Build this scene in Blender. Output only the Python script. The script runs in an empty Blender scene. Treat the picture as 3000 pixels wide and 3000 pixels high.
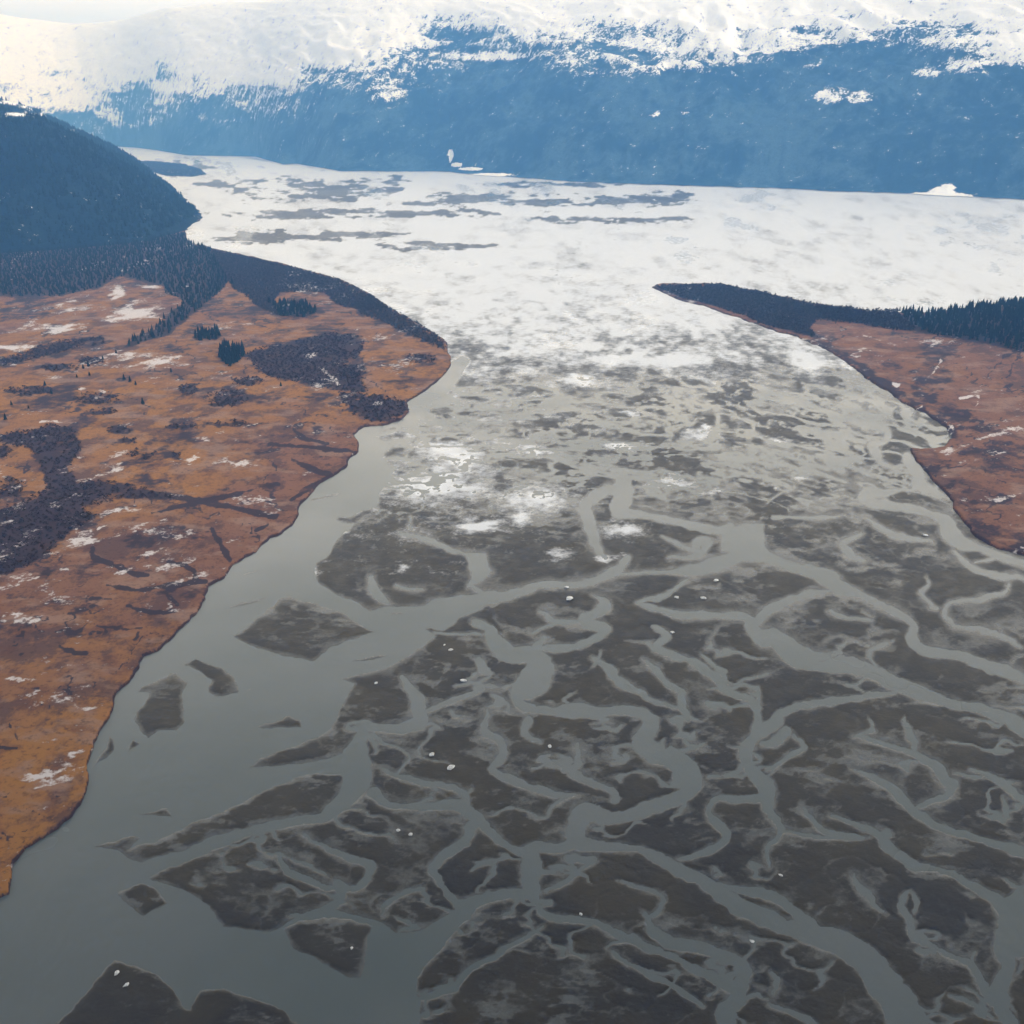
import bpy, math, random
import numpy as np
from mathutils import Vector

random.seed(4)
rng = np.random.default_rng(4)
sc = bpy.context.scene
COL = sc.collection
rad = math.radians

# ------------------------------------------------------------------ camera, sky, sun, exposure
CAM_H, PITCH, FOC = 300.0, 22.4, 960.0          # FOC in thousandths of the frame width
cam_d = bpy.data.cameras.new('camera')
cam = bpy.data.objects.new('camera', cam_d)
COL.objects.link(cam)
cam.location = (0, 0, CAM_H)
cam.rotation_euler = (rad(90 - PITCH), 0, 0)
cam_d.sensor_width = 36
cam_d.lens = 36 * FOC / 1000
cam_d.clip_start = 1
cam_d.clip_end = 80000
sc.camera = cam

SUN_EL, SUN_AZ = 42, 122                         # high, over the right shoulder
world = bpy.data.worlds.new('World')
sc.world = world
world.use_nodes = True
wn, wl = world.node_tree.nodes, world.node_tree.links
wn.clear()
w_out = wn.new('ShaderNodeOutputWorld')
w_bg = wn.new('ShaderNodeBackground')
w_bg.inputs['Strength'].default_value = 0.08
w_sky = wn.new('ShaderNodeTexSky')
w_sky.sky_type = 'NISHITA'
w_sky.sun_disc = False
w_sky.sun_elevation = rad(SUN_EL)
w_sky.sun_rotation = rad(SUN_AZ)
w_tc = wn.new('ShaderNodeTexCoord')
w_sep = wn.new('ShaderNodeSeparateXYZ')
wl.new(w_tc.outputs['Generated'], w_sep.inputs[0])
w_map = wn.new('ShaderNodeMapping')
w_map.inputs['Scale'].default_value = (2.2, 2.2, 9)
wl.new(w_tc.outputs['Generated'], w_map.inputs[0])
w_noise = wn.new('ShaderNodeTexNoise')
w_noise.inputs['Scale'].default_value = 1.6
w_noise.inputs['Detail'].default_value = 6
wl.new(w_map.outputs[0], w_noise.inputs['Vector'])
# overcast deck: bright low down ahead where it thins, darker overhead and behind
w_ramp = wn.new('ShaderNodeValToRGB')
w_ramp.color_ramp.elements[0].position = 0.0
w_ramp.color_ramp.elements[0].color = (0.40, 0.50, 1.05, 1)
w_ramp.color_ramp.elements[1].position = 1.0
w_ramp.color_ramp.elements[1].color = (0.05, 0.051, 0.05, 1)
e = w_ramp.color_ramp.elements.new(0.07); e.color = (0.47, 0.51, 0.63, 1)
e = w_ramp.color_ramp.elements.new(0.15); e.color = (1.20, 1.22, 1.27, 1)
e = w_ramp.color_ramp.elements.new(0.30); e.color = (1.5, 1.51, 1.53, 1)
e = w_ramp.color_ramp.elements.new(0.53); e.color = (1.15, 1.17, 1.19, 1)
e = w_ramp.color_ramp.elements.new(0.65); e.color = (0.36, 0.365, 0.37, 1)
e = w_ramp.color_ramp.elements.new(0.76); e.color = (0.09, 0.091, 0.09, 1)
wl.new(w_sep.outputs['Z'], w_ramp.inputs[0])
w_mr = wn.new('ShaderNodeMapRange')
w_mr.inputs['From Min'].default_value = -1; w_mr.inputs['From Max'].default_value = 0.6
w_mr.inputs['To Min'].default_value = 5.0; w_mr.inputs['To Max'].default_value = 15.0
wl.new(w_sep.outputs['Y'], w_mr.inputs['Value'])
w_nm = wn.new('ShaderNodeMapRange')
w_nm.inputs['From Min'].default_value = 0.3; w_nm.inputs['From Max'].default_value = 0.7
w_nm.inputs['To Min'].default_value = 0.92; w_nm.inputs['To Max'].default_value = 1.04
wl.new(w_noise.outputs['Fac'], w_nm.inputs['Value'])
w_mul = wn.new('ShaderNodeMath'); w_mul.operation = 'MULTIPLY'
wl.new(w_mr.outputs[0], w_mul.inputs[0]); wl.new(w_nm.outputs[0], w_mul.inputs[1])
w_sc = wn.new('ShaderNodeVectorMath'); w_sc.operation = 'SCALE'
wl.new(w_ramp.outputs['Color'], w_sc.inputs[0]); wl.new(w_mul.outputs[0], w_sc.inputs['Scale'])
w_mix = wn.new('ShaderNodeMix'); w_mix.data_type = 'RGBA'
w_mix.inputs['Factor'].default_value = 0.9
wl.new(w_sky.outputs['Color'], w_mix.inputs['A']); wl.new(w_sc.outputs[0], w_mix.inputs['B'])
wl.new(w_mix.outputs['Result'], w_bg.inputs['Color'])
wl.new(w_bg.outputs[0], w_out.inputs['Surface'])

sun_d = bpy.data.lights.new('sun', 'SUN')
sun_d.energy = 1.7
sun_d.angle = rad(12)
sun_d.color = (0.985, 0.99, 1.0)
sun = bpy.data.objects.new('sun', sun_d)
COL.objects.link(sun)
SUN_DIR = Vector((math.sin(rad(SUN_AZ)) * math.cos(rad(SUN_EL)), math.cos(rad(SUN_AZ)) * math.cos(rad(SUN_EL)), math.sin(rad(SUN_EL))))
sun.rotation_euler = SUN_DIR.to_track_quat('Z', 'Y').to_euler()
sun.location = (0, 0, 3000)

sc.view_settings.view_transform = 'Standard'
sc.view_settings.look = 'None'
sc.view_settings.exposure = 0.64
sc.view_settings.gamma = 1
sc.view_settings.use_curve_mapping = False
sc.render.engine = 'CYCLES'
sc.cycles.use_denoising = True
sc.cycles.max_bounces = 5
sc.cycles.diffuse_bounces = 2
sc.cycles.glossy_bounces = 2
sc.cycles.volume_bounces = 2
sc.cycles.caustics_reflective = False
sc.cycles.caustics_refractive = False

# ------------------------------------------------------------------ helpers
CP, SP = math.cos(rad(PITCH)), math.sin(rad(PITCH))

def ground(u, v, z=0.0):
    """survey point (thousandths of the photograph) -> x, y on the plane at height z"""
    a = (np.asarray(u, float) - 500) / FOC
    b = (500 - np.asarray(v, float)) / FOC
    dz = -SP + b * CP
    t = (z - CAM_H) / dz
    return a * t, (CP + b * SP) * t

def survey(x, y, z):
    """world point -> the u, v of the survey"""
    zz = z - CAM_H
    f = y * CP - zz * SP
    return 500 + FOC * x / f, 500 - FOC * (y * SP + zz * CP) / f

def sstep(a, b, x):
    t = np.clip((x - a) / (b - a), 0, 1)
    return t * t * (3 - 2 * t)

def vnoise(x, y, seed=0):
    xi, yi = np.floor(x).astype(np.int64), np.floor(y).astype(np.int64)
    fx, fy = x - xi, y - yi
    fx, fy = fx * fx * fx * (fx * (fx * 6 - 15) + 10), fy * fy * fy * (fy * (fy * 6 - 15) + 10)
    def h(i, j):
        n = (i * 374761393 + j * 668265263 + seed * 974711) & 0xffffffff
        n = ((n ^ (n >> 13)) * 1274126177) & 0xffffffff
        n = ((n ^ (n >> 16)) * 2246822519) & 0xffffffff
        return ((n ^ (n >> 15)) & 0xffff) / 65535.0
    a, b, c, d = h(xi, yi), h(xi + 1, yi), h(xi, yi + 1), h(xi + 1, yi + 1)
    return (a + (b - a) * fx) * (1 - fy) + (c + (d - c) * fx) * fy

def fbm(x, y, octs=4, seed=0, gain=0.5):
    s, a, t = 0, 1.0, 0
    for i in range(octs):
        s = s + a * vnoise(x * 2 ** i + 17.3 * i, y * 2 ** i - 9.1 * i, seed + i)
        t += a; a *= gain
    return s / t                                  # 0..1

def seg_dist(U, V, p, q, wp=0, wq=0):
    dx, dy = q[0] - p[0], q[1] - p[1]
    L = dx * dx + dy * dy + 1e-9
    t = np.clip(((U - p[0]) * dx + (V - p[1]) * dy) / L, 0, 1)
    return np.hypot(U - p[0] - t * dx, V - p[1] - t * dy) - (wp + (wq - wp) * t) / 2

def poly_sd(U, V, P, pad=None):
    """signed distance, positive inside"""
    P = [tuple(p) for p in P]
    ins = np.zeros(U.shape, bool)
    d = np.full(U.shape, 1e9)
    if pad is not None:
        x0, x1 = min(p[0] for p in P) - pad, max(p[0] for p in P) + pad
        y0, y1 = min(p[1] for p in P) - pad, max(p[1] for p in P) + pad
        m = (U > x0) & (U < x1) & (V > y0) & (V < y1)
        out = np.full(U.shape, -1e9)
        if m.any():
            out[m] = poly_sd(U[m], V[m], P)
        return out
    for i in range(len(P)):
        p, q = P[i], P[(i + 1) % len(P)]
        c = (p[1] > V) != (q[1] > V)
        xs = (q[0] - p[0]) * (V - p[1]) / ((q[1] - p[1]) or 1e-9) + p[0]
        ins ^= c & (U < xs)
        d = np.minimum(d, seg_dist(U, V, p, q))
    return np.where(ins, d, -d)

def stroke_sd(U, V, S, out):
    """out = min(out, distance to a stroke of varying width)"""
    for i in range(len(S) - 1):
        p, q = S[i], S[i + 1]
        w = max(p[2], q[2]) / 2 + 14
        m = (U > min(p[0], q[0]) - w) & (U < max(p[0], q[0]) + w) & (V > min(p[1], q[1]) - w) & (V < max(p[1], q[1]) + w)
        if m.any():
            out[m] = np.minimum(out[m], seg_dist(U[m], V[m], p, q, p[2], q[2]))
    return out

def S(txt):
    """'x,y,w x,y,w | ...' -> list of strokes"""
    return [smooth([tuple(float(n) for n in p.split(',')) for p in s.split()]) for s in txt.split('|')]

def smooth(P, n=4):
    """rounded curve through the points, thin ends drawn out"""
    P = [tuple(p) for p in P]
    if P[0][2] <= 7: P[0] = (P[0][0], P[0][1], P[0][2] * .45)
    if P[-1][2] <= 7: P[-1] = (P[-1][0], P[-1][1], P[-1][2] * .45)
    Q = [np.array(p) for p in [P[0]] + P + [P[-1]]]
    out = []
    for i in range(1, len(Q) - 2):
        a, b, c, d = Q[i - 1], Q[i], Q[i + 1], Q[i + 2]
        for t in np.arange(n) / n:
            q = .5 * (2 * b + (c - a) * t + (2 * a - 5 * b + 4 * c - d) * t * t + (3 * b - a - 3 * c + d) * t ** 3)
            out.append((q[0], q[1], max(q[2], .5)))
    return out + [tuple(P[-1])]

def tag(o, label=None, cat=None, group=None, kind=None):
    if label: o['label'] = label
    if cat: o['category'] = cat
    if group: o['group'] = group
    if kind: o['kind'] = kind
    return o

def mesh_np(name, verts, faces, mat=None, parent=None, smooth=True, attrs=None):
    """faces: (n,3) or (n,4) array"""
    me = bpy.data.meshes.new(name)
    n, k = faces.shape
    me.vertices.add(len(verts)); me.vertices.foreach_set('co', np.ascontiguousarray(verts, np.float32).ravel())
    me.loops.add(n * k); me.loops.foreach_set('vertex_index', np.ascontiguousarray(faces, np.int32).ravel())
    me.polygons.add(n)
    me.polygons.foreach_set('loop_start', np.arange(0, n * k, k, dtype=np.int32))
    me.polygons.foreach_set('loop_total', np.full(n, k, np.int32))
    me.update(calc_edges=True)
    me.polygons.foreach_set('use_smooth', np.full(n, smooth, bool))
    for an, av in (attrs or {}).items():
        a = me.attributes.new(an, 'FLOAT', 'POINT')
        a.data.foreach_set('value', np.ascontiguousarray(av, np.float32))
    if mat: me.materials.append(mat)
    o = bpy.data.objects.new(name, me)
    COL.objects.link(o)
    if parent: o.parent = parent
    return o

def grid_faces(nr, nc):
    i = np.arange(nr - 1)[:, None] * nc + np.arange(nc - 1)[None]
    return np.stack([i, i + 1, i + nc + 1, i + nc], -1).reshape(-1, 4)

def submesh(verts, faces, keep, attrs):
    f = faces[keep]
    used = np.unique(f)
    re = np.zeros(len(verts), np.int64); re[used] = np.arange(len(used))
    return verts[used], re[f], {k: a[used] for k, a in attrs.items()}

# ------------------------------------------------------------------ materials
class NT:
    def __init__(s, name):
        s.m = bpy.data.materials.new(name); s.m.use_nodes = True
        s.n, s.l = s.m.node_tree.nodes, s.m.node_tree.links
        s.b = s.n['Principled BSDF']
        s.tc = s.n.new('ShaderNodeTexCoord')
    def noise(s, scale, detail=5, rough=0.55, stretch=(1, 1, 1), rot=0.0, off=0.0):
        mp = s.n.new('ShaderNodeMapping'); mp.inputs['Scale'].default_value = stretch
        mp.inputs['Rotation'].default_value = (0, 0, rot); mp.inputs['Location'].default_value = (off, off * 1.7, 0)
        s.l.new(s.tc.outputs['Object'], mp.inputs[0])
        t = s.n.new('ShaderNodeTexNoise'); t.inputs['Scale'].default_value = scale
        t.inputs['Detail'].default_value = detail; t.inputs['Roughness'].default_value = rough
        s.l.new(mp.outputs[0], t.inputs['Vector'])
        return t.outputs['Fac']
    def attr(s, name):
        a = s.n.new('ShaderNodeAttribute'); a.attribute_name = name
        return a.outputs['Fac']
    def rng(s, x, a, b, c=0.0, d=1.0):
        r = s.n.new('ShaderNodeMapRange'); r.interpolation_type = 'SMOOTHSTEP'
        for k, q in zip(('From Min', 'From Max', 'To Min', 'To Max'), (a, b, c, d)): r.inputs[k].default_value = q
        s.l.new(x, r.inputs['Value']); return r.outputs[0]
    def op(s, o, x, y=None):
        m = s.n.new('ShaderNodeMath'); m.operation = o
        for i, q in enumerate((x, y)):
            if q is None: continue
            if isinstance(q, (int, float)): m.inputs[i].default_value = q
            else: s.l.new(q, m.inputs[i])
        return m.outputs[0]
    def mix(s, f, a, b):
        m = s.n.new('ShaderNodeMix'); m.data_type = 'RGBA'
        for k, q in (('Factor', f), ('A', a), ('B', b)):
            if isinstance(q, tuple): m.inputs[k].default_value = q + (1,)
            elif isinstance(q, (int, float)): m.inputs[k].default_value = q
            else: s.l.new(q, m.inputs[k])
        return m.outputs['Result']
    def bump(s, h, dist, strength=1.0):
        b = s.n.new('ShaderNodeBump'); b.inputs['Distance'].default_value = dist; b.inputs['Strength'].default_value = strength
        s.l.new(h, b.inputs['Height']); s.l.new(b.outputs[0], s.b.inputs['Normal'])
    def set(s, **k):
        for a, q in k.items():
            i = s.b.inputs[a.replace('_', ' ')]
            if isinstance(q, tuple): i.default_value = q + (1,)
            elif isinstance(q, (int, float)): i.default_value = q
            else: s.l.new(q, i)
        return s.m

def mat_water():
    t = NT('silty_water')
    n = t.noise(0.004, 4, 0.5)
    c = t.mix(t.rng(n, 0.35, 0.65), (0.100, 0.117, 0.112), (0.136, 0.149, 0.146))
    r = t.rng(t.noise(0.006, 4, off=40.0), 0.35, 0.65, 0.10, 0.28)
    t.bump(t.op('ADD', t.noise(0.25, 5, stretch=(1, 0.6, 1)), t.op('MULTIPLY', t.noise(0.03, 4, off=5.0), 2.0)), 0.3, 0.35)
    return t.set(Base_Color=c, Roughness=r, IOR=1.33)

def mat_mud():
    t = NT('tidal_mud')
    n1, n2, n3 = t.noise(0.018, 6, 0.6), t.noise(0.11, 5, 0.62, off=31.0), t.noise(0.55, 4, 0.6, off=7.0)
    c = t.mix(t.rng(n1, 0.35, 0.65), (0.017, 0.013, 0.0075), (0.038, 0.029, 0.012))
    c = t.mix(t.rng(n2, 0.52, 0.75, 0, 0.6), c, (0.050, 0.046, 0.040))
    c = t.mix(t.rng(n3, 0.55, 0.8, 0, 0.5), c, (0.018, 0.017, 0.016))
    film = t.attr('film')                                 # how near the waterline: a skin of standing water
    f = t.rng(t.op('ADD', film, t.op('MULTIPLY', t.op('ADD', t.op('SUBTRACT', n2, 0.5), t.op('SUBTRACT', n3, 0.5)), 0.65)), 0.1, 1.1, 0, 1)
    c = t.mix(f, c, (0.112, 0.114, 0.106))
    ice = t.attr('ice')
    brk = t.op('ADD', ice, t.op('MULTIPLY', t.op('ADD', t.op('SUBTRACT', n2, 0.5), t.op('MULTIPLY', t.op('SUBTRACT', n3, 0.5), 0.7)), 0.85))
    i = t.rng(brk, 0.25, 0.95)
    c = t.mix(i, c, (0.655, 0.68, 0.72))
    r = t.rng(n2, 0.35, 0.7, 0.42, 0.6)
    r2 = t.op('SUBTRACT', r, t.op('MULTIPLY', f, 0.26))
    t.bump(t.op('ADD', n2, t.op('MULTIPLY', n3, 0.3)), 0.5, 0.6)
    return t.set(Base_Color=c, Roughness=r2, IOR=1.30)

def mat_marsh():
    t = NT('dry_marsh_grass')
    n1, n2 = t.noise(0.008, 6, 0.6), t.noise(0.05, 6, 0.65, stretch=(1, 1.0, 1), off=11.0)
    n3, n4 = t.noise(0.3, 5, 0.65, off=77.0), t.noise(0.02, 5, 0.6, stretch=(1, 1.6, 1), rot=0.5, off=53.0)
    hue = t.attr('hue')                                   # 0 pinkish brown, 1 ochre
    n5 = t.noise(0.022, 7, 0.72, stretch=(1, 0.75, 1), rot=-0.35, off=91.0)
    c = t.mix(t.rng(t.op('ADD', hue, t.op('MULTIPLY', t.op('SUBTRACT', n1, 0.5), 1.6)), 0.2, 0.8), (0.205, 0.098, 0.060), (0.300, 0.138, 0.038))
    c = t.mix(t.rng(n5, 0.48, 0.58, 0, 0.8), c, (0.090, 0.050, 0.044))
    c = t.mix(t.rng(n2, 0.5, 0.62, 0, 0.6), c, (0.120, 0.052, 0.034))
    c = t.mix(t.rng(n4, 0.52, 0.62, 0, 0.65), c, (0.29, 0.180, 0.130))
    c = t.mix(t.rng(n3, 0.5, 0.7, 0, 0.6), c, (0.055, 0.026, 0.02))
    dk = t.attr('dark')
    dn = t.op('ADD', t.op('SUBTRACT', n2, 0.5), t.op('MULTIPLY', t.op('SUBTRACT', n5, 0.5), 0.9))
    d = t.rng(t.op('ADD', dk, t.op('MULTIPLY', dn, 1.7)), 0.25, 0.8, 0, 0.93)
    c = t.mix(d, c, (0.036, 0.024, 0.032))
    sn = t.attr('snow')
    s_ = t.rng(t.op('ADD', sn, t.op('MULTIPLY', t.op('ADD', t.op('SUBTRACT', n2, 0.5), t.op('MULTIPLY', t.op('SUBTRACT', n3, 0.5), 0.8)), 1.9)), 0.58, 0.95, 0, 0.85)
    c = t.mix(s_, c, (0.66, 0.62, 0.62))
    t.bump(t.op('ADD', n2, t.op('MULTIPLY', n3, 0.4)), 1.0, 0.7)
    return t.set(Base_Color=c, Roughness=0.9, IOR=1.2)

def mat_hill(name, trees, bare):
    t = NT(name)
    n1, n2, n3 = t.noise(0.003, 7, 0.68), t.noise(0.022, 6, 0.7, stretch=(1, 1, .45), off=9.0), t.noise(0.09, 5, 0.7, off=3.0)
    c = t.mix(t.rng(t.op('ADD', n1, t.op('MULTIPLY', t.op('SUBTRACT', n2, 0.5), 0.6)), 0.4, 0.62), trees, bare)
    c = t.mix(t.rng(n3, 0.45, 0.7, 0, 0.6), c, tuple(q * 0.5 for q in trees))
    sn = t.attr('snow')
    s_ = t.rng(t.op('ADD', sn, t.op('MULTIPLY', t.op('ADD', t.op('SUBTRACT', n2, 0.5), t.op('MULTIPLY', t.op('SUBTRACT', n3, 0.5), 0.8)), 2.4)), 0.40, 0.75)
    c = t.mix(s_, c, (0.93, 0.93, 0.93))
    t.bump(t.op('ADD', n2, t.op('MULTIPLY', n3, 0.3)), 9, 0.5)
    return t.set(Base_Color=c, Roughness=0.95, IOR=1.1)

def mat_leaf(name, a, b, scale=0.3):
    t = NT(name)
    c = t.mix(t.rng(t.noise(scale, 4), 0.35, 0.65), a, b)
    return t.set(Base_Color=c, Roughness=0.9, IOR=1.15)

M_WATER, M_MUD, M_MARSH = mat_water(), mat_mud(), mat_marsh()
M_MOUNT = mat_hill('far_forest_snow_haze_tint', (0.005, 0.026, 0.056), (0.046, 0.090, 0.128))  # blue of distant haze painted into the forest and bare slope colours
M_HILL = mat_hill('forest_floor', (0.008, 0.020, 0.034), (0.014, 0.030, 0.042))
M_SPRUCE = mat_leaf('spruce_needles', (0.006, 0.013, 0.015), (0.014, 0.026, 0.024))
M_ALDER = mat_leaf('bare_alder_twigs', (0.030, 0.026, 0.034), (0.052, 0.044, 0.050))
M_BUSH = mat_leaf('dark_thicket_twigs', (0.022, 0.015, 0.018), (0.045, 0.030, 0.030))
M_BARK = mat_leaf('spruce_bark', (0.05, 0.035, 0.025), (0.09, 0.065, 0.05), 3)

# ------------------------------------------------------------------ survey of the photograph (thousandths of its width)
LEFT_BANK = [(-400,1250),(-120,1000),(-40,905),(0,877),(9,873),(13,843),(25,830),(50,813),(70,798),(78,785),(85,770),(87,763),(84,748),(92,727),(101,710),(110,695),(113,678),(122,670),(136,653),(139,641),(155,636),(166,624),(181,610),(192,598),(201,585),(203,573),(218,565),(227,552),(238,545),(250,539),(263,526),(275,521),(286,514),(291,502),(293,493),(301,485),(313,472),(326,464),(338,456),(342,447),(350,441),(350,432),(344,424),(356,417),(375,415),(391,410),(400,402),(397,393),(413,383),(427,372),(438,361),(441,356),(438,345),(436,333),(426,327),(412,318),(395,308),(376,299),(362,287),(331,272),(290,261),(248,251),(207,242),(183,236),(181,225),(188,218),(196,216),(195,208),(186,202),(176,199),(183,195),(179,192),(166,182),(152,175),(145,172),(119,160),(60,150),(-60,146),(-400,150)]
RIGHT_BANK = [(1400,640),(1100,572),(1000,543),(973,535),(952,525),(944,514),(934,502),(930,496),(931,491),(922,480),(910,469),(901,458),(891,445),(888,438),(905,439),(922,436),(929,427),(924,418),(905,405),(879,392),(866,381),(857,377),(846,370),(830,357),(812,345),(793,335),(773,327),(749,322),(723,311),(693,301),(665,294),(649,287),(636,280),(644,277),(665,277),(704,277),(744,285),(796,297),(848,304),(900,306),(950,300),(1010,296),(1120,292),(1400,290)]
W1 = [(-420,1260),(-130,1000),(-50,905),(-8,877),(4,870),(8,840),(20,825),(45,808),(65,793),(73,780),(80,765),(78,748),(86,722),(95,705),(107,675),(130,648),(150,632),(175,605),(196,575),(222,548),(258,520),(286,500),(308,468),(335,450),(345,435),(340,424),(355,412),(392,404),(395,392),(436,358),(441,354),(452,348),(458,352),(450,366),(436,384),(420,400),(412,408),(404,414),(398,426),(380,437),(374,446),(375,453),(386,455),(382,464),(379,472),(370,481),(366,495),(351,498),(341,506),(330,505),(326,508),(332,511),(346,513),(333,525),(322,535),(317,544),(308,549),(307,558),(311,569),(322,576),(341,587),(360,596),(377,593),(387,595),(409,593),(417,589),(431,584),(467,580),(500,576),(500,585),(470,592),(448,602),(429,607),(417,615),(426,622),(414,631),(399,641),(379,651),(353,659),(329,664),(346,670),(341,677),(335,685),(330,703),(315,719),(289,730),(250,742),(243,749),(289,748),(328,739),(341,726),(352,725),(358,750),(356,765),(338,780),(320,795),(289,802),(250,811),(207,825),(168,841),(144,857),(150,860),(162,862),(191,874),(204,886),(220,904),(250,910),(262,911),(275,905),(290,897),(312,891),(330,889),(345,893),(365,900),(378,905),(385,912),(405,910),(429,899),(444,887),(475,882),(457,896),(438,917),(417,944),(406,962),(409,978),(408,1000),(420,1050),(400,1260)]
WATER_POLYS = [W1,
 [(706,519),(726,513),(746,512),(745,536),(750,543),(746,549),(726,548),(706,549),(719,541),(705,538)],
 [(452,539),(474,540),(475,552),(479,558),(469,570),(458,574),(461,562),(457,548)],
 [(1040,835),(1010,845),(996,866),(985,876),(975,882),(974,905),(970,921),(978,944),(984,930),(990,935),(1012,938),(1040,940)]]
MUD_POLYS = [
 [(276,908),(290,901),(315,896),(340,896),(361,905),(359,931),(352,956),(340,956),(308,939),(282,923)],
 [(30,1030),(55,1000),(83,970),(101,947),(114,938),(136,944),(155,954),(168,967),(178,982),(186,985),(194,968),(220,966),(250,975),(276,985),(292,1000),(320,1040),(300,1120),(0,1120)],
 [(113,872),(136,861),(149,866),(166,883),(158,888),(141,894),(129,887)],
 [(91,826),(106,823),(130,817),(138,820),(126,829),(149,823),(175,809),(207,797),(250,776),(289,758),(310,754),(334,757),(334,764),(328,778),(311,794),(289,797),(250,806),(207,817),(168,833),(138,842),(128,841),(118,834),(108,831)],
 [(133,796),(150,793),(160,788),(167,799),(155,798)],
 [(364,423),(387,415),(405,418),(396,428),(379,435)],
 [(229,622),(250,604),(275,584),(286,581),(302,588),(328,597),(366,616),(343,625),(333,628),(306,644),(295,644),(276,641),(250,632)],
 [(179,650),(193,644),(217,651),(229,662),(236,675),(217,681),(203,676),(208,664),(197,655)],
 [(171,657),(186,669),(178,676),(181,688),(179,704),(173,712),(155,713),(146,721),(136,712),(131,704),(137,693),(145,677),(131,677),(155,663)],
 [(128,720),(138,725),(124,731)], [(109,716),(111,723),(109,735),(91,750),(100,731)],
 [(251,712),(263,706),(282,700),(294,704),(295,712)],
 [(523,681),(552,690),(523,691)], [(591,700),(616,700),(622,711),(603,707)], [(644,712),(662,720),(650,732)]]
MUD_STROKES = S('219,596,1 235,591,3 259,585,4|382,601,3 392,601,3|379,613,2 384,613,2|341,646,3 360,644,4 382,640,3|299,491,2 315,486,4 333,482,2|311,534,2 311,539,4|752,888,6 770,897,7|240,675,2 246,673,2|193,681,3 200,681,3|220,690,1 235,689,2|160,642,2 170,641,2|238,562,2 250,558,3|240,575,2 250,572,2|820,640,3 800,645,4|772,640,2 800,648,4|960,696,3 985,700,3')
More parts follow.
